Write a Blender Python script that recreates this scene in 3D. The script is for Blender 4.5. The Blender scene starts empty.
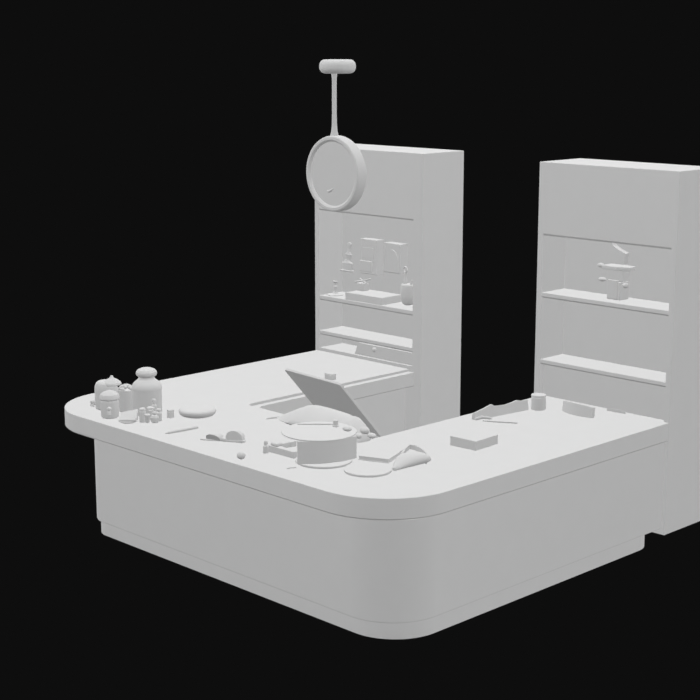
import bpy, bmesh, math, random
from mathutils import Vector, Matrix
random.seed(7)
scene = bpy.context.scene
COL = scene.collection
PI = math.pi

# ------------------------------------------------------------------ materials
def clay(name, base=0.8, amount=0.012, scale=6.0):
    m = bpy.data.materials.new(name); m.use_nodes = True
    nt = m.node_tree; nt.nodes.clear()
    out = nt.nodes.new('ShaderNodeOutputMaterial')
    dif = nt.nodes.new('ShaderNodeBsdfDiffuse')
    tc = nt.nodes.new('ShaderNodeTexCoord')
    no = nt.nodes.new('ShaderNodeTexNoise'); no.inputs['Scale'].default_value = scale
    no.inputs['Detail'].default_value = 3
    mr = nt.nodes.new('ShaderNodeMapRange')
    mr.inputs['To Min'].default_value = base - amount
    mr.inputs['To Max'].default_value = base + amount
    cb = nt.nodes.new('ShaderNodeCombineColor')
    nt.links.new(tc.outputs['Object'], no.inputs['Vector'])
    nt.links.new(no.outputs['Fac'], mr.inputs['Value'])
    for k in ('Red', 'Green', 'Blue'): nt.links.new(mr.outputs['Result'], cb.inputs[k])
    nt.links.new(cb.outputs['Color'], dif.inputs['Color'])
    nt.links.new(dif.outputs['BSDF'], out.inputs['Surface'])
    return m
CLAY = clay('pale_grey_clay')

# ------------------------------------------------------------------ helpers
def finish(bm, sharp=25):
    bmesh.ops.recalc_face_normals(bm, faces=bm.faces[:])
    lim = math.radians(sharp)
    for f in bm.faces: f.smooth = True
    for e in bm.edges:
        e.smooth = not (len(e.link_faces) != 2 or e.calc_face_angle(0) > lim)

def obj(name, bm, parent=None, sharp=25, mat=None):
    finish(bm, sharp)
    me = bpy.data.meshes.new(name); bm.to_mesh(me); bm.free()
    me.materials.append(mat or CLAY)
    o = bpy.data.objects.new(name, me); COL.objects.link(o)
    if sharp <= 40:
        wn = o.modifiers.new('weighted_normals', 'WEIGHTED_NORMAL'); wn.weight = 100; wn.keep_sharp = True
    if parent is not None: o.parent = parent
    return o

def tag(o, label, cat, group=None):
    o['label'] = label; o['category'] = cat
    if group: o['group'] = group
    return o

def thing(name, label, cat, loc=(0, 0, 0), rz=0, group=None):
    o = bpy.data.objects.new(name, None); COL.objects.link(o)
    o.empty_display_size = .05
    o.location = loc; o.rotation_euler = (0, 0, rz)
    return tag(o, label, cat, group)

def place(o, loc, rz=0):
    o.location = loc; o.rotation_euler = (0, 0, rz); return o

def bevel(bm, w, seg=2, ang=30, test=None):
    bm.normal_update()
    es = [e for e in bm.edges if len(e.link_faces) == 2 and abs(e.calc_face_angle(0)) > math.radians(ang)
          and (test is None or test(e))]
    if es: bmesh.ops.bevel(bm, geom=es, offset=w, segments=seg, profile=.5, affect='EDGES', clamp_overlap=True)
    return bm

def box(x0, x1, y0, y1, z0, z1, bm=None, bev=0, seg=2):
    b = bmesh.new()
    vs = [b.verts.new((x, y, z)) for z in (z0, z1) for (x, y) in ((x0, y0), (x1, y0), (x1, y1), (x0, y1))]
    for f in ((3, 2, 1, 0), (4, 5, 6, 7), (0, 1, 5, 4), (1, 2, 6, 5), (2, 3, 7, 6), (3, 0, 4, 7)):
        b.faces.new([vs[i] for i in f])
    if bev: bevel(b, bev, seg)
    return merge(bm, b)

def merge(bm, b, M=None):
    if M is not None: bmesh.ops.transform(b, matrix=M, verts=b.verts[:])
    if bm is None: return b
    me = bpy.data.meshes.new('tmp'); b.to_mesh(me); b.free(); bm.from_mesh(me); bpy.data.meshes.remove(me)
    return bm

def prism(pts, z0, z1, bev=0, seg=2, bm=None, test=None):
    b = bmesh.new()
    lo = [b.verts.new((x, y, z0)) for x, y in pts]; hi = [b.verts.new((x, y, z1)) for x, y in pts]
    b.faces.new(hi); b.faces.new(lo[::-1])
    n = len(pts)
    for i in range(n): b.faces.new((lo[i], lo[(i+1) % n], hi[(i+1) % n], hi[i]))
    bmesh.ops.recalc_face_normals(b, faces=b.faces[:])
    if bev: bevel(b, bev, seg, 45, test)
    return merge(bm, b)

def lathe(prof, n=40, bm=None, M=None):
    """profile of (radius, z), closed at the axis where radius is 0"""
    b = bmesh.new(); rings = []
    for r, z in prof:
        if r < 1e-6: rings.append([b.verts.new((0, 0, z))])
        else: rings.append([b.verts.new((r*math.cos(2*PI*k/n), r*math.sin(2*PI*k/n), z)) for k in range(n)])
    for A, B in zip(rings, rings[1:]):
        for k in range(n):
            j = (k+1) % n
            if len(A) == 1 and len(B) == 1: continue
            if len(A) == 1: b.faces.new((A[0], B[k], B[j]))
            elif len(B) == 1: b.faces.new((A[k], A[j], B[0]))
            else: b.faces.new((A[k], A[j], B[j], B[k]))
    for R in (rings[0], rings[-1]):
        if len(R) > 1: b.faces.new(R)
    return merge(bm, b, M)

def round_prof(r, z0, z1, c=.01, seg=4):
    """cylinder profile with rounded edges"""
    p = [(0, z0)]
    for k in range(seg+1):
        a = PI/2*k/seg; p.append((r-c+c*math.sin(a), z0+c-c*math.cos(a)))
    for k in range(seg+1):
        a = PI/2*k/seg; p.append((r-c+c*math.cos(a), z1-c+c*math.sin(a)))
    return p + [(0, z1)]

def tube(pts, rad, n=12, bm=None, caps=True):
    """swept round bar; rad is a number or one per point"""
    b = bmesh.new(); P = [Vector(p) for p in pts]
    R = rad if isinstance(rad, (list, tuple)) else [rad]*len(P)
    rings = []; u = None
    for i, p in enumerate(P):
        t = (P[min(i+1, len(P)-1)] - P[max(i-1, 0)]).normalized()
        if u is None:
            u = t.orthogonal().normalized()
        else:
            u = (u - t*u.dot(t)).normalized()
        v = t.cross(u)
        rings.append([b.verts.new(p + (u*math.cos(2*PI*k/n) + v*math.sin(2*PI*k/n))*R[i]) for k in range(n)])
    for A, B in zip(rings, rings[1:]):
        for k in range(n): b.faces.new((A[k], A[(k+1) % n], B[(k+1) % n], B[k]))
    if caps: b.faces.new(rings[0]); b.faces.new(rings[-1])
    return merge(bm, b)

def ribbon(pts, widths, thick, bm=None, side=None):
    """flat strip following pts, width along `side` (a vector), given thickness"""
    b = bmesh.new(); P = [Vector(p) for p in pts]; rows = []
    for i, p in enumerate(P):
        t = (P[min(i+1, len(P)-1)] - P[max(i-1, 0)]).normalized()
        s = Vector(side).normalized(); s = (s - t*s.dot(t)).normalized(); nn = t.cross(s)
        w = widths[i]/2; h = thick/2
        rows.append([b.verts.new(p + s*a*w + nn*c*h) for a, c in ((-1, -1), (1, -1), (1, 1), (-1, 1))])
    for A, B in zip(rows, rows[1:]):
        for k in range(4): b.faces.new((A[k], A[(k+1) % 4], B[(k+1) % 4], B[k]))
    b.faces.new(rows[0]); b.faces.new(rows[-1])
    return merge(bm, b)

def ball(r, sx=1, sy=1, sz=1, loc=(0, 0, 0), bm=None, sub=3):
    b = bmesh.new(); bmesh.ops.create_icosphere(b, subdivisions=sub, radius=r)
    return merge(bm, b, Matrix.Translation(loc) @ Matrix.Diagonal((sx, sy, sz, 1)))

def rrect(x0, x1, y0, y1, r, n=14, corners=(1, 1, 1, 1)):
    """rounded rectangle outline, counter-clockwise from lower left; corners = ll, lr, ur, ul"""
    out = []
    for k, (cx, cy, a0) in enumerate(((x0, y0, PI), (x1, y0, 1.5*PI), (x1, y1, 0), (x0, y1, .5*PI))):
        if not corners[k]: out.append((cx, cy)); continue
        ox = cx + (r if cx == x0 else -r); oy = cy + (r if cy == y0 else -r)
        for i in range(n+1):
            a = a0 + PI/2*i/n; out.append((ox + r*math.cos(a), oy + r*math.sin(a)))
    return out

# ------------------------------------------------------------------ the fitted dimensions (metres, counter 1.0 high)
XL = -4.034            # outer edge of the left wing; the right wing's outer edge is x = 0, the front edge y = 0
YF, YB, HC = 3.189, 3.74, 2.973
YI, XIL, XIR = 1.221, -2.80, -1.297

# ------------------------------------------------------------------ the U-shaped worktop
def arc(cx, cy, r, a0, a1, n=22):
    return [(cx + r*math.cos(a0 + (a1-a0)*i/n), cy + r*math.sin(a0 + (a1-a0)*i/n)) for i in range(n+1)]
def worktop_mesh():
    R = .57
    outer = [(0, YF-.003), (0, 2.0)][:1]
    outer += list(reversed(arc(-R, R, R, -PI/2, 0)))                   # front right corner
    outer += list(reversed(arc(XL+.57, .57, .57, PI, 1.5*PI)))                  # front left corner
    outer += [(XL, YF-.003)]
    ca = lambda r: [(XIL + (r-.06) + .06*(1-math.cos(PI/2*k/6)), YI + (r-.06) + .06*(1-math.sin(PI/2*k/6))) for k in range(7)]
    up = [(XIL, YF-.003)] + ca(.06) + [(XIR, YI), (XIR, 3.235), (-.05, 3.235), (-.05, YF-.003)]
    s = .06
    lo = [(XIL+s, YF-.003)] + ca(.12) + [(XIR-s, YI+s), (XIR-s, 3.235), (-.05, 3.235), (-.05, YF-.003)]
    b = bmesh.new(); zb, zs, zt = .846, .977, 1.0; ch = .013; rt = .006
    n = len(outer)
    # outer skirt: chamfered foot, straight, softened top
    def inset(d):
        res = []
        for i, (x, y) in enumerate(outer):
            if i == 0: res.append((x-d, y)); continue
            if i == n-1: res.append((x+d, y)); continue
            px, py = outer[i-1]; qx, qy = outer[i+1]
            t = Vector((qx-px, qy-py)).normalized(); nrm = Vector((t.y, -t.x))    # clockwise outline: inward
            if nrm.dot(Vector((XL/2-x, 1.6-y))) < 0: nrm = -nrm
            res.append((x+nrm.x*d, y+nrm.y*d))
        return res
    rows = []
    for d, z in ((ch, zb), (0, zb+ch), (0, zt-rt), (rt*.3, zt-rt*.3), (rt, zt)):
        rows.append([b.verts.new((x, y, z)) for x, y in inset(d)])
    for A, B in zip(rows, rows[1:]):
        for i in range(n-1): b.faces.new((A[i], A[i+1], B[i+1], B[i]))
    U = [b.verts.new((x, y, zt)) for x, y in up]
    S = [b.verts.new((x, y, zs)) for x, y in up]
    L = [b.verts.new((x, y, zs)) for x, y in lo]
    Bt = [b.verts.new((x, y, zb+.01)) for x, y in lo]
    Bi = [b.verts.new((x + (-.01 if k < 5 else .01 if k in (8, 9) else 0), y, zb)) for k, (x, y) in enumerate(lo)]
    b.faces.new(rows[-1] + U); b.faces.new(rows[0][::-1] + Bi[::-1])
    for A, B in ((U, S), (S, L), (L, Bt), (Bt, Bi)):
        for i in range(len(up)-1):
            try: b.faces.new((A[i], A[i+1], B[i+1], B[i]))
            except ValueError: pass
    # closing faces at the two wing ends
    left = [r[-1] for r in rows]; right = [r[0] for r in rows]
    b.faces.new(left + [U[0], S[0], L[0], Bt[0], Bi[0]])
    b.faces.new([right[k] for k in range(5)][::-1] + [Bi[-1], Bt[-1], L[-1], S[-1], U[-1]])
    bmesh.ops.remove_doubles(b, verts=b.verts[:], dist=1e-5)
    bmesh.ops.triangulate(b, faces=[f for f in b.faces if len(f.verts) > 4])
    return b
wt = obj('worktop', worktop_mesh(), sharp=40)
tag(wt, 'U-shaped pale grey counter worktop with rounded front corners and stepped inner edge', 'worktop')

# ------------------------------------------------------------------ the counter body under it
base = thing('service_counter', 'large pale grey U-shaped counter body with rounded corners under the worktop', 'counter', (-1.75, .6, 0))
def sub(o, parent):                       # keep world coordinates of a mesh built in place
    o.parent = parent; o.matrix_parent_inverse = parent_matrix(parent).inverted(); return o
def parent_matrix(p):
    return Matrix.Translation(p.location) @ p.rotation_euler.to_matrix().to_4x4()
def body_outline(x0, x1, y0, yb, rl, rr, rb, inner):
    o = []
    o += arc(x0+rl, y0+rl, rl, PI, 1.5*PI, 14)
    o += arc(x1-rr, y0+rr, rr, 1.5*PI, 2*PI, 20)
    ix0, ix1, iy = inner
    if rb: o += arc(x1-rb, yb-rb, rb, 0, PI/2, 12)
    else: o += [(x1, yb)]
    o += [(ix1, yb), (ix1, iy), (ix0, iy), (ix0, yb)]
    o += [(x0, yb)]
    return o
horiz = lambda e: abs(e.verts[0].co.z-e.verts[1].co.z) < 1e-6 and e.verts[0].co.z < .2
sub(obj('counter_front', prism(body_outline(-3.505, -.026, .093, YF-.004, .2, .41, 0, (XIL-.05, XIR-.03, YI+.03)),   .118, .8455, .018, 2, test=horiz), base), base)
sub(obj('plinth', prism(body_outline(-3.475, -.040, .1245, 3.115, .17, .38, .2, (XIL-.2, XIR+.15, YI-.15)), 0, .125, .008, 2, test=horiz), base), base)

# ------------------------------------------------------------------ the two tall cabinets
def carcass(x0, x1, nx0, nx1, nz0, nz1, z0):
    b = bmesh.new(); yb = 3.50
    def V(x, y, z): return b.verts.new((x, y, z))
    o = [V(x, y, z) for y in (YF, YB) for (x, z) in ((x0, z0), (x1, z0), (x1, HC), (x0, HC))]
    i = [V(x, y, z) for y in (YF, yb) for (x, z) in ((nx0, nz0), (nx1, nz0), (nx1, nz1), (nx0, nz1))]
    for k in range(4):
        j = (k+1) % 4
        b.faces.new((o[k], o[j], i[j], i[k]))          # front frame
        b.faces.new((o[k], o[j], o[4+j], o[4+k]))      # outside
        b.faces.new((i[k], i[j], i[4+j], i[4+k]))      # niche sides
    b.faces.new(o[4:]); b.faces.new(i[4:])
    bmesh.ops.recalc_face_normals(b, faces=b.faces[:])
    inn = set(i)
    bevel(b, .006, 2, 30, lambda e: not (e.verts[0] in inn or e.verts[1] in inn))
    b.verts.ensure_lookup_table()
    return b
def head_lip(nx0, nx1, z):                               # softened lower lip of the head panel
    b = bmesh.new(); h = .017
    vs = [[b.verts.new((x, y, zz)) for y, zz in ((YF-.0005, z+h), (YF-.0005, z+h*.98), (YF+.012, z), (YF+.06, z), (YF+.06, z+h))] for x in (nx0, nx1)]
    for k in range(5): b.faces.new((vs[0][k], vs[0][(k+1) % 5], vs[1][(k+1) % 5], vs[1][k]))
    b.faces.new(vs[0]); b.faces.new(vs[1][::-1])
    return b
def shelf(nx0, nx1, z0, z1, yfront=YF+.004):
    b = bmesh.new(); c = .014
    prof = ((yfront, z1-.003), (yfront+.003, z1), (3.499, z1), (3.499, z0), (yfront+c, z0), (yfront, z0+c))
    vs = [[b.verts.new((x, y, z)) for y, z in prof] for x in (nx0+.001, nx1-.001)]
    n = len(prof)
    for k in range(n): b.faces.new((vs[0][k], vs[0][(k+1) % n], vs[1][(k+1) % n], vs[1][k]))
    b.faces.new(vs[0]); b.faces.new(vs[1][::-1])
    return b
LX0, LX1, LN0, LN1 = -4.060, -2.655, -4.000, -2.765
RX0, RX1, RN0, RN1 = -1.352, 0.0, -1.297, -.047
lc = thing('tall_cabinet', 'tall grey shelf cabinet with three frames in its niche, behind the left counter wing', 'cabinet', (-3.357, 3.46, .071))
sub(obj('cabinet_body', carcass(LX0, LX1, LN0, LN1, 1.03, 2.384, .071), lc), lc)
sub(obj('head_lip', head_lip(LN0, LN1, 2.367), lc), lc)
for z0, z1 in ((1.498, 1.545), (1.157, 1.201)): sub(obj('shelf', shelf(LN0, LN1, z0, z1), lc), lc)
rc = thing('tall_cabinet', 'tall grey shelf cabinet cut by the right picture edge, one ornament on its upper shelf', 'cabinet', (-.676, 3.46, .071))
sub(obj('cabinet_body', carcass(RX0, RX1, RN0, RN1, .95, 2.384, .071), rc), rc)
sub(obj('head_lip', head_lip(RN0, RN1, 2.367), rc), rc)
for z0, z1 in ((1.843, 1.888), (1.275, 1.318)): sub(obj('shelf', shelf(RN0, RN1, z0, z1), rc), rc)
sub(obj('lower_panel', box(RN0+.001, RN1-.001, 3.238, 3.262, .951, 1.274), rc), rc)

# ------------------------------------------------------------------ hanging round sign
sg = thing('hanging_sign', 'round disc sign with raised rim hanging from a thin rod over the counter', 'sign', (-2.02, 1.5, 2.64))
SC = Vector((-2.02, 1.5, 2.934)); R = .293
def ring_disc():
    # profile in (radius, depth); lathe about z, then turned so that depth runs along y
    p = [(0, -.034), (R-.052, -.034), (R-.045, -.040), (R-.030, -.050), (R-.012, -.050), (R-.004, -.045), (R, -.034),
         (R, .034), (R-.004, .045), (R-.014, .050), (0, .050)]
    return lathe(p, 72)
TURN = Matrix.Translation(SC) @ Matrix.Rotation(-PI/2, 4, 'X')
bmr = lathe([(R-.045, -.036), (R-.030, -.050), (R-.012, -.050), (R-.004, -.046), (R, -.036), (R, .036), (R-.004, .046),
             (R-.012, .050), (R-.045, .050), (R-.045, -.036)], 72)
bmesh.ops.remove_doubles(bmr, verts=bmr.verts[:], dist=1e-5)
bmr.faces.ensure_lookup_table()
for f in [f for f in bmr.faces if len(f.verts) > 4]: bmr.faces.remove(f)
bmesh.ops.transform(bmr, matrix=Matrix.Translation(SC) @ Matrix.Rotation(-PI/2, 4, 'X') @ Matrix.Diagonal((1, 1, -1, 1)) @ Matrix.Diagonal((1, 1, -1, 1)), verts=bmr.verts[:])
sub(obj('rim', bmr, sg), sg)
fc = lathe([(0, -.030), (R-.044, -.030), (R-.044, .040), (0, .040)], 72, M=TURN)
sub(obj('sign_face', fc, sg), sg)
mk = tube([(-2.085, 1.468, 2.800), (-2.062, 1.464, 2.795), (-2.035, 1.464, 2.806), (-2.012, 1.468, 2.822)], [.004, .011, .010, .003], 8)
sub(obj('raised_mark', mk, sg), sg)
rp = [(.036, 3.205), (.034, 3.222), (.025, 3.26), (.020, 3.31), (.018, 3.40), (.018, 3.60), (.019, 3.66), (.024, 3.70), (.026, 3.715)]
sub(obj('rod', lathe(rp, 20, M=Matrix.Translation((-2.036, 1.5, 0))), sg), sg)
cp = round_prof(.140, 3.700, 3.806, .045, 6)
sub(obj('top_cap', lathe(cp, 48, M=Matrix.Translation((-2.000, 1.5, 0))), sg), sg)

# ------------------------------------------------------------------ the tilted panel and its bracket
pn = thing('tilted_panel', 'dark-shaded flat panel tilted forward over the inner counter edge', 'panel', (-1.64, 1.30, .96))
def slab():
    b = bmesh.new(); t = .022
    ax = Vector((.052, .405, -.479)).normalized(); nb = Vector((0, ax.z, -ax.y)).normalized(); nb = nb if nb.y > 0 else -nb
    top = Vector((0, .905, 1.466)); L = .615; tilt = Vector((1, 0, -.035))
    o2 = rrect(-1.985, -1.372, 0, L, .02, 4)
    A = [b.verts.new(top + tilt*x + Vector((0, 0, -.065)) + ax*v) for x, v in o2]
    B = [b.verts.new(top + tilt*x + Vector((0, 0, -.065)) + ax*v + nb*t) for x, v in o2]
    b.faces.new(A); b.faces.new(B[::-1]); n = len(o2)
    for i in range(n): b.faces.new((A[i], A[(i+1) % n], B[(i+1) % n], B[i]))
    bmesh.ops.recalc_face_normals(b, faces=b.faces[:]); bevel(b, .005, 2, 60)
    return b
sub(obj('panel_board', slab(), pn), pn)
sub(obj('bracket', prism([(-1.82, 1.285), (-1.50, 1.285), (-1.50, 1.36), (-1.82, 1.36)],   .86, .972, .006), pn), pn)

# ------------------------------------------------------------------ elongated bundle with stem in front of the panel
bd = thing('rounded_bundle', 'smooth elongated leaf-shaped bundle with a pointed left tip, under the tilted panel', 'bundle', (-1.86, 1.06, 1.0))
def bundle():
    b = bmesh.new(); n = 32; m = 20; rings = []
    top = [(0, .012), (.06, .05), (.14, .085), (.22, .120), (.32, .160), (.42, .178), (.55, .178), (.70, .172), (.82, .165), (.90, .150), (.96, .10), (1, .03)]
    def H(t):
        for (a, h0), (c, h1) in zip(top, top[1:]):
            if t <= c: return h0 + (h1-h0)*(t-a)/(c-a)
        return .02
    for i in range(n+1):
        t = i/n; x = -2.255 + .985*t
        h = H(t); g = math.sin(PI*min(1, t*.80+.03))**.7
        if t > .80: h += .006*math.sin(t*60)
        yt = 1.125; yf = yt - .02 - .20*g; zr = .012 + .045*g*(h/.18)
        sec = [(yf, zr)]                                   # front rim, then the sloping upper face
        for q in (.12, .3, .5, .7, .86, 1.0):
            sec.append((yf + (yt-yf)*q, zr + (h-zr)*math.sin(PI/2*q)**.9))
        sec += [(yt+.018, h*.93), (yt+.028, h*.75), (yt+.022, .02), (yt+.005, .0015), (yf + (yt-yf)*.55, .0015), (yf+.022, zr*.45), (yf+.006, zr*.75)]
        rings.append([b.verts.new((x, y, 1.0+z)) for y, z in sec])
    m = len(rings[0])
    for A, B in zip(rings, rings[1:]):
        for k in range(m): b.faces.new((A[k], A[(k+1) % m], B[(k+1) % m], B[k]))
    b.faces.new(rings[0]); b.faces.new(rings[-1])
    return b
sub(obj('bundle_body', bundle(), bd, sharp=70), bd)
sub(obj('end_lump', ball(.034, 1.2, 1, .8, (-1.285, 1.085, 1.085)), bd), bd)
sub(obj('end_lump', ball(.030, 1.3, 1, .7, (-1.235, 1.11, 1.050)), bd), bd)
sub(obj('end_lump', ball(.028, 1.2, 1, .8, (-1.30, 1.03, 1.050)), bd), bd)
sub(obj('stem', tube([(-2.305, 1.00, 1.006), (-2.285, 1.05, 1.010), (-2.25, 1.10, 1.012)], [.005, .007, .008], 8), bd), bd)

horiz_any = lambda e: abs(e.verts[0].co.z-e.verts[1].co.z) < 1e-6
# ------------------------------------------------------------------ drum with offset tray, board, thin disc
dr = thing('drum_box', 'large upright curved-front drum box standing on a thin round board', 'box', (-1.167, .581, 1.018))
def d_outline():
    A, M, B = Vector((-1.137, .265)), Vector((-1.023, .463)), Vector((-.956, .672))
    mid = (A+B)/2; ch = (B-A)/2; out = Vector((ch.y, -ch.x)).normalized(); front = []; back = []
    for k in range(21):
        t = -1 + 2*k/20; front.append(mid + ch*t + out*.055*(1-t*t))
    for k in range(1, 20):
        a = PI*k/20; back.append(mid + ch*math.cos(a) - out*.13*math.sin(a))
    return [(p.x+1.167, p.y-.581) for p in front+back]
obj('drum_side', prism(d_outline(), 0, .165, .003, 1, test=horiz_any), dr)
tr = obj('round_tray', lathe(round_prof(.272, 0, .012, .005, 3), 64))
place(tr, (-1.212, .546, 1.1835)); tag(tr, 'thin round tray lying off-centre on top of the drum box', 'tray')
bo = obj('round_board', lathe(round_prof(.205, 0, .018, .006, 3), 56))
place(bo, (-1.105, .490, 1.0)); tag(bo, 'thin round board under the drum box, front rim showing', 'board')
pd = obj('round_disc', lathe(round_prof(.170, 0, .018, .006, 3), 56))
place(pd, (-.712, .540, 1.0)); tag(pd, 'thin flat round disc lying at the worktop front corner beside the drum box', 'plate')
pg = obj('small_peg', lathe([(0, 0), (.022, 0), (.024, .006), (.02, .012), (.018, .036), (.020, .045), (.012, .05), (0, .05)], 18))
place(pg, (-1.215, .715, 1.1955)); tag(pg, 'tiny upright peg standing at the back of the round tray', 'peg')
st = obj('thin_stick', tube([(-.16, 0, .006), (0, .003, .006), (.13, 0, .006)], [.004, .006, .004], 8))
place(st, (-1.33, .66, 1.1955), .78); tag(st, 'thin short stick lying on the round tray behind its left half', 'stick')
lp = obj('small_lump', ball(.03, 1.3, 1, .6, (0, 0, .018)), sharp=80)
place(lp, (-1.06, .68, 1.1955)); tag(lp, 'small rounded lump at the right rim of the round tray', 'pebble')

# ------------------------------------------------------------------ notebook and cone to the right of the disc
nb_ = thing('notebook', 'thin flat notebook lying square behind the thin round disc', 'notebook', (-.925, .925, 1.0), .2)
cw, cl = .118, .205
nb_.rotation_euler = (0, 0, .38)
obj('cover', box(-cw, cw, -cl, cl, 0, .006, bev=.002), nb_)
obj('page_block', box(-cw+.004, cw-.004, -cl+.004, cl-.004, .006, .026), nb_)
obj('cover', box(-cw, cw, -cl, cl, .026, .032, bev=.002), nb_)
cn = thing('strap_pouch', 'small tapered pouch with an arched strap loop beside the notebook', 'pouch', (-.62, .84, 1.0))
def pouch():
    b = bmesh.new(); n = 22; rows = []
    for t in [k/12 for k in range(13)]:
        x = -.575 - .055*t + .04*t*t; y = .668 + .30*t
        w = .018 + .075*math.sin(PI*.62*t); h = .012 + .034*math.sin(PI*.72*t)
        if t > .9: w *= 1-.5*(t-.9)/.1; h *= 1-.35*(t-.9)/.1
        ring = []
        for k in range(n):
            a = 2*PI*k/n; z = math.sin(a)
            ring.append(b.verts.new((x + w*math.cos(a), y + .35*w*math.cos(a), 1.002 + h*(1+z if z > 0 else 1+z))))
        rows.append(ring)
    for A, B in zip(rows, rows[1:]):
        for k in range(n): b.faces.new((A[k], A[(k+1) % n], B[(k+1) % n], B[k]))
    b.faces.new(rows[0]); b.faces.new(rows[-1])
    return b
sub(obj('pouch_body', pouch(), cn, sharp=60), cn)
sub(obj('strap_loop', ribbon([(-.700, .86, 1.035), (-.735, .94, 1.066), (-.752, 1.005, 1.078), (-.715, 1.025, 1.075), (-.655, 1.025, 1.065), (-.595, 1.01, 1.050), (-.556, .985, 1.030), (-.545, .955, 1.012)],
    [.030, .034, .034, .034, .034, .034, .032, .028], .012, side=(.1, .1, 1)), cn, sharp=60), cn)

# ------------------------------------------------------------------ items on the right wing
bx = thing('flat_box', 'low square plain box standing alone on the right counter wing', 'box', (-.648, 1.60, 1.0), .06)
obj('box_body', box(-.124, .118, -.134, .136, 0, .073, bev=.004), bx)
pw = thing('flat_pen', 'flat pointed pen lying on the right wing behind the low square box', 'pen', (-.93, 2.262, 1.0), .54)
obj('pen_body', prism([(-.12, -.012), (.11, -.016), (.122, -.012), (.122, .012), (.11, .016), (-.12, .012)], 0, .012, .003), pw)
obj('nib', prism([(-.155, -.002), (-.121, -.010), (-.121, .010), (-.155, .002)], .001, .009, .001), pw)
rg = thing('organiser_rack', 'long low jagged-topped rack along the inner edge of the right wing', 'rack', (-1.14, 2.43, 1.0))
def jag():
    ys = [2.165, 2.21, 2.27, 2.34, 2.37, 2.43, 2.50, 2.56, 2.62, 2.66, 2.70, 2.735]
    hs = [.062, .070, .085, .105, .088, .082, .078, .086, .098, .088, .084, .090]
    b = bmesh.new(); rows = []
    for y, h in zip(ys, hs):
        f = (y-2.135)/.6; xf = -1.118 + .075*f
        rows.append([b.verts.new((x, y, z)) for x, z in ((xf, 1.001), (xf-.012, 1.0+h), (xf-.03, 1.0+h*.96), (xf-.045, 1.02+h*.2), (xf-.045, 1.001))])
    for A, B in zip(rows, rows[1:]):
        for k in range(5): b.faces.new((A[k], A[(k+1) % 5], B[(k+1) % 5], B[k]))
    b.faces.new(rows[0]); b.faces.new(rows[-1]); return b
sub(obj('rack_body', jag(), rg, sharp=25), rg)
sub(obj('end_hook', tube([(-1.115, 2.15, 1.012), (-1.08, 2.19, 1.03), (-1.05, 2.235, 1.022), (-1.04, 2.26, 1.012)], [.01, .014, .012, .008], 8), rg), rg)
ca = thing('canister', 'small squat canister with flat lid at the far end of the jagged rack', 'canister', (-1.005, 2.815, 1.0), .1)
obj('canister_body', lathe(round_prof(.060, 0, .104, .004, 2), 32), ca)
obj('lid', lathe(round_prof(.061, .104, .124, .004, 2), 32), ca)
cd = thing('card_holder', 'thin curved upright card holder near the right cabinet', 'card holder', (-.665, 2.89, 1.0), -.09)
def curved_panel():
    b = bmesh.new(); n = 18; rows = []
    for i in range(n+1):
        t = i/n; x = -.168 + .322*t; bow = -.035*math.sin(PI*t); h = .086 + .014*math.sin(PI*t)
        rows.append([b.verts.new((x, bow+y, z)) for y, z in ((0, 0), (.012, h-.004), (.016, h), (.032, h), (.034, h-.004), (.022, 0))])
    for A, B in zip(rows, rows[1:]):
        for k in range(6): b.faces.new((A[k], A[(k+1) % 6], B[(k+1) % 6], B[k]))
    b.faces.new(rows[0]); b.faces.new(rows[-1]); return b
obj('curved_panel', curved_panel(), cd)
obj('foot', box(-.12, .12, .02, .075, 0, .008, bev=.003), cd)
def card():
    b = bmesh.new(); P = [(-.085, 0), (.085, 0), (.085, .018), (.03, .026), (-.05, .024), (-.085, .014)]
    A = [b.verts.new((x, 0, z)) for x, z in P]; B = [b.verts.new((x, .004, z)) for x, z in P]
    b.faces.new(A); b.faces.new(B[::-1])
    for k in range(len(P)): b.faces.new((A[k], A[(k+1) % len(P)], B[(k+1) % len(P)], B[k]))
    return b
lf = obj('small_card', card())
place(lf, (-.495, 3.175, 1.0), .1); tag(lf, 'tiny low card propped at the foot of the right cabinet', 'card')

# ------------------------------------------------------------------ item on the left wing behind the panel
bk = thing('small_block', 'small box-shaped block on the left wing just behind the tilted panel', 'block', (-3.00, 2.375, 1.0))
obj('block_body', box(-.048, .048, -.026, .026, 0, .046, bev=.003), bk)
obj('block_lid', box(-.049, .049, -.027, .027, .046, .055, bev=.003), bk)

# ------------------------------------------------------------------ jars at the left end
bj = thing('milk_churn_jar', 'big milk churn jar with rounded lid, tallest on the left counter end', 'jar', (-3.14, .46, 1.0))
obj('jar_body', lathe([(0, 0), (.108, 0), (.117, .008), (.120, .02), (.120, .195), (.122, .200), (.122, .214), (.119, .230),
                       (.109, .249), (.092, .266), (.074, .279), (.066, .290), (.064, .300), (.066, .310), (0, .310)], 48), bj)
obj('jar_lid', lathe([(0, .304), (.066, .304), (.080, .314), (.085, .328), (.083, .344), (.070, .360), (.045, .371), (0, .376)], 48), bj)
j1 = thing('dispenser_jar', 'tall jar with peaked lid and side tap, rearmost at the left end', 'jar', (-3.505, .322, 1.0))
obj('jar_body', lathe([(0, 0), (.082, 0), (.091, .01), (.095, .06), (.095, .16), (.092, .190), (.082, .215), (.066, .228), (0, .23)], 40), j1)
obj('jar_lid', lathe([(0, .210), (.074, .210), (.079, .218), (.072, .232), (.046, .252), (.022, .264), (.014, .274), (.010, .284), (0, .288)], 32, M=Matrix.Translation((.045, .025, -.008))), j1)
tp = obj('tap', tube([(-.045, -.065, .05), (-.060, -.095, .045), (-.062, -.100, .022)], [.015, .018, .020], 10), j1)
obj('tap_knob', ball(.022, 1, 1, .8, (-.060, -.096, .060)), tp, sharp=80)
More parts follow.
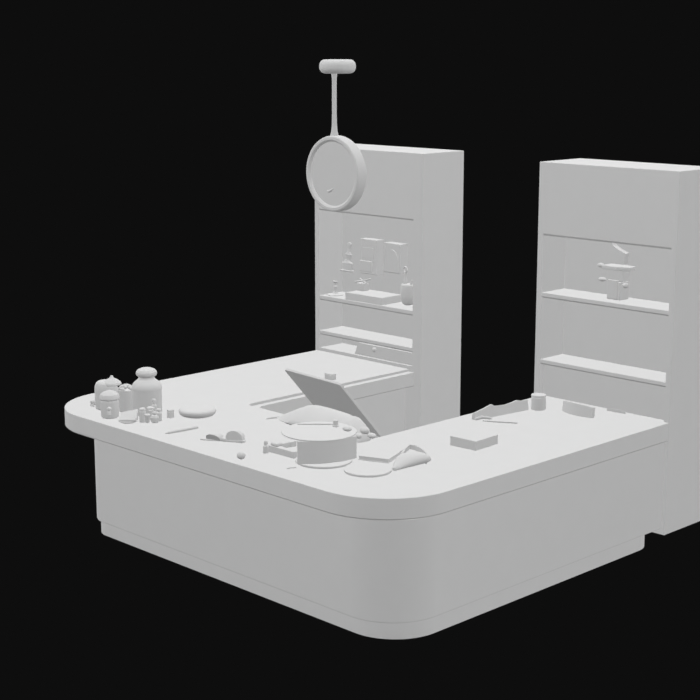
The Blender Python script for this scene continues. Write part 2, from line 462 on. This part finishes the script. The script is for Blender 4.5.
j2 = thing('dispenser_jar', 'squat jar with domed lid and side tap, foremost at the left end', 'jar', (-3.240, .165, 1.0))
obj('jar_body', lathe([(0, 0), (.062, 0), (.070, .008), (.074, .05), (.073, .125), (.068, .146), (.056, .150), (0, .150)], 36), j2)
obj('jar_lid', lathe([(0, .146), (.074, .146), (.081, .156), (.080, .172), (.072, .190), (.052, .206), (.026, .215), (.016, .220), (0, .224)], 36), j2)
tp = obj('tap', tube([(.050, -.040, .074), (.074, -.060, .072), (.078, -.064, .045)], [.012, .014, .015], 10), j2)
obj('tap_knob', ball(.020, 1, 1, .8, (.072, -.058, .090)), tp, sharp=80)
tm = thing('tumbler', 'straight tumbler heaped with bumpy contents between the jars', 'cup', (-3.318, .385, 1.0))
obj('cup_body', lathe([(0, 0), (.060, 0), (.065, .006), (.068, .178), (.064, .182), (.058, .178), (0, .174)], 36), tm)
def heap():
    b = None
    for k in range(40):
        a = random.random()*2*PI; r = .055*math.sqrt(random.random())
        b = ball(.013 + .004*random.random(), 1, 1, 1, (r*math.cos(a), r*math.sin(a), .182 + .030*(1-(r/.058)**2)), b, 1)
    return b
hp = obj('heaped_contents', heap(), tm, sharp=60); hp['kind'] = 'stuff'
ds = thing('soap_dish', 'small dish with a slanted pale wedge at the foot of the left jars', 'dish', (-3.005, .170, 1.0), .75)
obj('dish', lathe([(0, 0), (.05, 0), (.070, .008), (.074, .016), (.068, .016), (.05, .012), (0, .010)], 32), ds)
def wedge():
    b = bmesh.new()
    P = [(-.070, -.045), (.070, -.045), (.072, .050), (-.062, .056)]
    lo = [b.verts.new((x, y, .014)) for x, y in P]; hi = [b.verts.new((x, y, z)) for (x, y), z in zip(P, (.028, .034, .098, .070))]
    b.faces.new(lo[::-1]); b.faces.new(hi)
    for i in range(4): b.faces.new((lo[i], lo[(i+1) % 4], hi[(i+1) % 4], hi[i]))
    bmesh.ops.recalc_face_normals(b, faces=b.faces[:]); bevel(b, .006, 2); return b
obj('wedge', wedge(), ds)

# small bottles in front of the churn
def bottle(name, label, loc, body_r, body_h, neck_r, neck_h, cap_r, cap_h, group='small bottles in front of the churn jar', cat='bottle'):
    t = thing(name, label, cat, loc, 0, group)
    obj('bottle_body', lathe([(0, 0), (body_r*.9, 0), (body_r, .004), (body_r, body_h*.86), (body_r*.86, body_h*.96), (neck_r, body_h), (neck_r, body_h+neck_h), (0, body_h+neck_h)], 24), t)
    z = body_h + neck_h
    obj('cap', lathe([(0, z-.004), (cap_r, z-.004), (cap_r, z+cap_h*.6), (cap_r*.7, z+cap_h), (0, z+cap_h)], 20), t)
    return t
bottle('small_bottle', 'straight small bottle with wide cap, leftmost in front of the churn jar', (-2.930, .255, 1.0), .027, .092, .022, .006, .026, .016)
bottle('small_bottle', 'slim tall bottle with narrow cap against the churn jar', (-2.990, .415, 1.0), .021, .105, .011, .025, .018, .020)
bottle('small_bottle', 'mid-height bottle with flat wide cap beside the slim tall bottle', (-2.952, .352, 1.0), .024, .080, .016, .010, .031, .012)
bottle('small_bottle', 'short bottle with thin stopper behind the round-knobbed flask', (-2.873, .372, 1.0), .023, .070, .011, .016, .020, .012)
fl = thing('small_flask', 'round-knobbed small flask rightmost in front of the churn jar', 'flask', (-2.855, .318, 1.0), 0, 'small bottles in front of the churn jar')
obj('flask_body', lathe([(0, 0), (.026, 0), (.032, .008), (.033, .04), (.024, .056), (.014, .062), (0, .062)], 24), fl)
obj('knob', ball(.017, 1, 1, .9, (0, 0, .073)), fl, sharp=80)
gc = obj('small_cone_cup', lathe([(0, 0), (.014, 0), (.016, .006), (.026, .066), (.024, .068), (.021, .066), (0, .060)], 24))
place(gc, (-2.885, .268, 1.0)); tag(gc, 'tiny flared cone cup between the small bottles', 'cup')
cu = thing('small_cube_box', 'small cube box between the bottles and the thick round cushion', 'box', (-2.885, .497, 1.0), 0)
obj('cube_body', box(-.021, .021, -.021, .021, 0, .050, bev=.003), cu)
obj('cube_lid', box(-.0215, .0215, -.0215, .0215, .050, .066, bev=.003), cu)
pl = obj('round_cushion', lathe([(0, 0), (.100, 0), (.130, .009), (.146, .026), (.152, .044), (.149, .053), (.141, .060), (.128, .064), (.06, .067), (0, .068)], 56), sharp=80)
place(pl, (-2.79, .695, 1.0)); tag(pl, 'thick round disc-shaped cushion with rounded edge on the left counter top', 'cushion')

# ------------------------------------------------------------------ pen, bow, pebble, bottle, tool, twig along the front
pe = thing('slim_pen', 'slim round pen lying on the front counter before the thick round cushion', 'pen', (-2.48, .29, 1.0), 1.474)
obj('barrel', tube([(-.118, 0, .011), (.10, 0, .011), (.135, 0, .011), (.148, 0, .011)], [.011, .012, .012, .009], 12), pe)
obj('pen_tip', tube([(-.150, 0, .009), (-.118, 0, .011)], [.002, .0105], 12), pe)
bw = thing('ribbon_bow', 'small ribbon bow with two raised loops lying on the front counter', 'bow', (-2.030, .340, 1.0), .40)
def loop(x0, x1, h, lean, depth):
    b = bmesh.new(); n = 14; cx = (x0+x1)/2; r = (x1-x0)/2
    P = [(cx - r*math.cos(PI*k/n), .004 + h*math.sin(PI*k/n)**.62) for k in range(n+1)]
    A = [b.verts.new((x, -depth/2 - lean*z, z)) for x, z in P]; B = [b.verts.new((x, depth/2 - lean*.5*z, z)) for x, z in P]
    b.faces.new(A); b.faces.new(B[::-1])
    for k in range(len(P)): b.faces.new((A[k], A[(k+1) % len(P)], B[(k+1) % len(P)], B[k]))
    bmesh.ops.recalc_face_normals(b, faces=b.faces[:]); bevel(b, .008, 2, 50)
    return b
obj('loop', loop(-.135, -.010, .060, .75, .06), bw, sharp=40)
obj('loop', loop(.018, .165, .092, .0, .05), bw, sharp=40)
obj('knot', box(-.035, .035, -.03, .03, .002, .030, bev=.008), bw)
obj('tail', ribbon([(-.03, -.02, .01), (-.10, -.035, .009), (-.175, -.045, .011)], [.028, .030, .034], .009, side=(0, 1, 0)), bw)
obj('tail', ribbon([(.03, -.02, .012), (.10, -.02, .014), (.155, -.015, .022), (.180, -.01, .02)], [.028, .03, .04, .034], .012, side=(0, 1, 0)), bw)
nu = obj('pebble', ball(.036, .92, .85, .80, (0, 0, .027)), sharp=80)
bm_ = nu.data
place(nu, (-1.565, .108, 1.0), .4); tag(nu, 'small pebble lying alone near the front worktop edge', 'pebble')
vb = bottle('vial', 'small upright vial with thin neck left of the tool by the drum box', (-1.565, .345, 1.0), .021, .058, .013, .012, .016, .022, None)
tl = thing('bar_tool', 'small tool with long bar, upright block and side arm beside the drum box', 'tool', (-1.43, .40, 1.0))
obj('bar', prism([(-.18, -.028), (.13, -.022), (.13, .022), (-.18, .028)], .0, .052, .006), tl)
obj('upright_block', box(-.118, -.045, -.03, .035, .052, .080, bev=.012, seg=3), tl)
obj('side_arm', prism([(-.10, .036), (-.072, .036), (-.072, .12), (-.06, .13), (-.06, .18), (-.11, .18), (-.11, .13), (-.10, .12)], .020, .060, .004), tl)
tw = obj('twig', tube([(-.035, 0, .005), (.0, .006, .005), (.035, 0, .005)], [.004, .005, .003], 8))
place(tw, (-1.128, .200, 1.0), 1.2); tag(tw, 'tiny thin twig lying in front of the round board', 'twig')

# ------------------------------------------------------------------ left cabinet contents
def frame(label, x0, x1, z0, z1, y0=3.40, y1=3.4995):
    t = thing('picture_frame', label, 'frame', ((x0+x1)/2, y1, z0), 0, 'deep frames on the niche back')
    b = bmesh.new(); w = .022
    o = [(x0, z0), (x1, z0), (x1, z1), (x0, z1)]; i = [(x0+w, z0+w), (x1-w, z0+w), (x1-w, z1-w), (x0+w, z1-w)]
    F = [b.verts.new((x, y0, z)) for x, z in o]; B = [b.verts.new((x, y1, z)) for x, z in o]
    Fi = [b.verts.new((x, y0, z)) for x, z in i]; Bi = [b.verts.new((x, y0+.003, z)) for x, z in i]
    for k in range(4):
        j = (k+1) % 4
        b.faces.new((F[k], F[j], Fi[j], Fi[k])); b.faces.new((F[k], F[j], B[j], B[k])); b.faces.new((Fi[k], Fi[j], Bi[j], Bi[k]))
    b.faces.new(B); b.faces.new(Bi)
    bmesh.ops.recalc_face_normals(b, faces=b.faces[:])
    bevel(b, .006, 1, 60, lambda e: e.verts[0].co.y < y0+.001 and e.verts[1].co.y < y0+.001 and e.verts[0].co.z < z0+.001 and e.verts[1].co.z < z0+.001)
    sub(obj('frame_body', b, t), t)
    return t
fa = frame('deep rectangular frame with stepped relief, middle one in the niche', -3.656, -3.432, 1.776, 2.108)
sub(obj('relief', prism([(-3.648, 3.380), (-3.485, 3.380), (-3.485, 3.403), (-3.648, 3.403)], 1.80, 1.905, .010), fa), fa)
sub(obj('relief', prism([(-3.620, 3.396), (-3.475, 3.396), (-3.475, 3.403), (-3.620, 3.403)], 1.93, 2.030, .003), fa), fa)
fb = frame('deep rectangular frame with arch-shaped relief, rightmost in the niche', -3.343, -3.126, 1.822, 2.098)
ap = [(-3.318, 1.842)] + [(-3.235 + .078*math.cos(PI*(1-k/12)), 1.960 + .080*math.sin(PI*k/12)) for k in range(13)] + [(-3.152, 1.842)]
ab = bmesh.new(); A = [ab.verts.new((x, 3.396, z)) for x, z in ap]; B = [ab.verts.new((x, 3.403, z)) for x, z in ap]
ab.faces.new(A); ab.faces.new(B[::-1])
for k in range(len(ap)): ab.faces.new((A[k], A[(k+1) % len(ap)], B[(k+1) % len(ap)], B[k]))
sub(obj('arch_relief', ab, fb), fb)
ft = thing('tiered_plaque', 'flat plaque with a tiered pointed ornament, leftmost on the niche back of the left cabinet', 'plaque', (-3.935, 3.4995, 1.755))
sub(obj('base_ledge', prism([(-4.0-.0 + .002, 3.462), (-3.835, 3.462), (-3.835, 3.4995), (-3.998, 3.4995)], 1.755, 1.772, .006, 1), ft), ft)
FL = Matrix.Translation((-3.915, 3.485, 1.772)) @ Matrix.Diagonal((1, .30, 1, 1))
sub(obj('lower_tier', lathe([(0, 0), (.066, 0), (.070, .03), (.072, .068), (.040, .084), (.030, .10)], 28, M=FL), ft), ft)
sub(obj('middle_tier', lathe([(.028, .10), (.034, .128), (.046, .150), (.030, .164), (.018, .178), (.015, .21)], 28, M=Matrix.Translation((.018, 0, 0)) @ FL), ft), ft)
sub(obj('finial', lathe([(.015, .205), (.024, .232), (.030, .254), (.018, .266), (0, .272)], 24, M=Matrix.Translation((.034, 0, 0)) @ FL), ft), ft)
ch = thing('candlestick', 'small candlestick with dish base at the left end of the upper shelf', 'candlestick', (-3.905, 3.315, 1.545))
obj('base_dish', lathe([(0, 0), (.080, 0), (.084, .004), (.080, .008), (.03, .016), (.022, .03)], 32), ch)
obj('stem', lathe([(.018, .02), (.014, .06), (.020, .08), (.013, .10), (.016, .118), (.026, .128), (.024, .136), (0, .138)], 24), ch)
fb2 = thing('flat_case', 'flat wide case lying on the upper shelf of the left cabinet', 'case', (-3.42, 3.33, 1.545))
obj('case_body', prism([(-.234, -.130), (.250, -.130), (.245, .145), (-.228, .145)], 0, .070, .004), fb2)
sp = thing('stick_pot', 'small square pot with crossed sticks standing on the flat case', 'pot', (-3.60, 3.385, 1.615), .1)
obj('pot_body', prism([(-.045, -.04), (.045, -.04), (.05, .04), (-.05, .04)], 0, .075, .008), sp)
obj('crossed_stick', tube([(-.075, -.03, .082), (0, 0, .092), (.07, .03, .115)], .009, 8), sp)
obj('crossed_stick', tube([(-.06, .03, .105), (.01, 0, .086), (.07, -.03, .080)], .009, 8), sp)
po = thing('handled_flask', 'round-bellied flask with upright ring handle at the right end of the upper shelf', 'flask', (-3.025, 3.405, 1.545))
obj('belly', lathe([(0, 0), (.036, 0), (.054, .014), (.068, .05), (.073, .09), (.073, .15), (.068, .186), (.060, .196), (0, .200)], 36), po)
obj('handle_post', tube([(-.022, -.015, .192), (-.024, -.015, .25), (-.025, -.015, .305)], [.022, .013, .010], 10), po)
rgp = [(-.025 + .024*math.cos(2*PI*k/16), -.015, .328 + .026*math.sin(2*PI*k/16)) for k in range(17)]
obj('ring', tube(rgp, .008, 8), po)
obj('spout', tube([(.035, 0, .188), (.047, 0, .222), (.050, 0, .236)], [.014, .010, .007], 8), po)
wb = thing('storage_box', 'slant-sided storage box with a round knob in the lowest niche of the left cabinet', 'box', (-3.16, 3.30, 1.03))
b = bmesh.new()
Fp = [(-3.545, 1.0305), (-2.768, 1.0305), (-2.768, 1.150), (-3.485, 1.150)]
A = [b.verts.new((x, 3.212, z)) for x, z in Fp]; B = [b.verts.new((x, 3.46, z)) for x, z in Fp]
b.faces.new(A); b.faces.new(B[::-1])
for k in range(4): b.faces.new((A[k], A[(k+1) % 4], B[(k+1) % 4], B[k]))
bmesh.ops.recalc_face_normals(b, faces=b.faces[:]); bevel(b, .004, 1)
sub(obj('box_front', b, wb), wb)
sub(obj('knob', ball(.024, 1, .9, 1, (-3.262, 3.200, 1.112)), wb, sharp=80), wb)

# ------------------------------------------------------------------ right cabinet ornament
mc = thing('tiered_machine', 'upright tiered ornament with slanted top and side knobs on the right cabinet shelf', 'ornament', (-.668, 3.355, 1.888), .0)
obj('lower_body', prism([(-.058, -.045), (.078, -.045), (.078, .08), (-.058, .08)], 0, .150, .010), mc)
obj('front_plate', prism([(-.040, -.062), (.058, -.062), (.058, -.040), (-.040, -.040)], .010, .165, .006), mc)
obj('upper_body', prism([(-.068, -.03), (.085, -.03), (.085, .07), (-.068, .07)], .150, .255, .008), mc)
obj('ledge', prism([(-.078, -.10), (.075, -.10), (.168, -.05), (.165, .03), (-.075, .08)], .250, .282, .006), mc)
def sl_top():
    b = bmesh.new()
    F = [(-.095, .284), (.055, .284), (.068, .378), (.005, .400), (-.055, .430), (-.075, .462), (-.090, .458)]
    A = [b.verts.new((x, .020, z)) for x, z in F]; B = [b.verts.new((x, .078, z)) for x, z in F]
    b.faces.new(A); b.faces.new(B[::-1])
    for k in range(len(F)): b.faces.new((A[k], A[(k+1) % len(F)], B[(k+1) % len(F)], B[k]))
    bmesh.ops.recalc_face_normals(b, faces=b.faces[:]); bevel(b, .005, 2); return b
obj('slanted_top', sl_top(), mc)
for loc, q in (((-.140, -.02, .266), (.030, 1.1, .8, .62)), ((-.120, -.02, .152), (.032, 1.1, .8, .55)), ((.108, -.02, .125), (.028, .9, .8, .8))):
    k = obj('side_knob', ball(q[0], q[1], q[2], q[3], loc), mc, sharp=80)
    tx = -.075 if loc[0] < 0 else .072
    obj('knob_stem', tube([(tx, loc[1], loc[2]), loc], .009, 8), k)

# ------------------------------------------------------------------ light, world, camera
def aim(o, az, el, dist):
    a, e = math.radians(az), math.radians(el)
    d = Vector((math.sin(a)*math.cos(e), -math.cos(a)*math.cos(e), math.sin(e)))
    o.location = Vector((-2, 1.5, 1.5)) + d*dist
    o.rotation_euler = (-d).to_track_quat('-Z', 'Y').to_euler()
def studio_light(az, el, strength, D=27):
    if el < 50:
        L = bpy.data.lights.new('sun', 'SUN'); L.energy = strength*1.03; L.angle = math.radians(30)
    else:                                   # overhead lamps at a finite distance: a little brighter higher up
        L = bpy.data.lights.new('overhead_lamp', 'POINT'); L.energy = strength*4*PI*D*D*1.03; L.shadow_soft_size = D*.26
    L.use_shadow = False; L.cycles.cast_shadow = False; L.cycles.use_multiple_importance_sampling = False
    o = bpy.data.objects.new(L.name, L); COL.objects.link(o); aim(o, az, el, D if el >= 50 else 9)
LIGHTS = [(-165, -20, 0.137), (-135, -20, 0.15), (-105, -20, 0.439), (-75, -20, 0.275), (-45, -20, 0.231), (-15, -20, 0.2), (15, -20, 0.27), (45, -20, 0.069), (75, -20, 0.171), (105, -20, 0.131), (135, -20, 0.327), (165, -20, 0.319), (-165, 20, 0.145), (-135, 20, 0.117), (-105, 20, 0.253), (-75, 20, 0.131), (-45, 20, 0.181), (-15, 20, 0.034), (75, 20, 0.314), (105, 20, 0.239), (135, 20, 0.149), (165, 20, 0.032), (-165, 55, 0.292), (-135, 55, 0.193), (-105, 55, 0.209), (-75, 55, 0.174), (-45, 55, 0.242), (-15, 55, 0.366), (15, 55, 0.35), (45, 55, 0.18), (75, 55, 0.15), (105, 55, 0.073), (135, 55, 0.157), (165, 55, 0.292), (0, 90, 0.261)]
for q in LIGHTS: studio_light(*q)

w = bpy.data.worlds.new('studio_dark'); scene.world = w; w.use_nodes = True
bg = w.node_tree.nodes['Background']; bg.inputs['Color'].default_value = (.0044, .0044, .0044, 1); bg.inputs['Strength'].default_value = 1

cam = bpy.data.cameras.new('camera'); co = bpy.data.objects.new('camera', cam); COL.objects.link(co)
cam.sensor_width = 36; cam.lens = 36*1490.42/700; cam.clip_end = 200; cam.shift_x = .9/700
co.location = (6.3419, -6.5883, 3.9088)
co.rotation_euler = (PI/2 - .2014, 0, .7932)
scene.camera = co

scene.view_settings.view_transform = 'Standard'; scene.view_settings.look = 'None'
scene.view_settings.exposure = 0; scene.view_settings.gamma = 1
scene.cycles.max_bounces = 1; scene.cycles.diffuse_bounces = 0; scene.cycles.glossy_bounces = 0
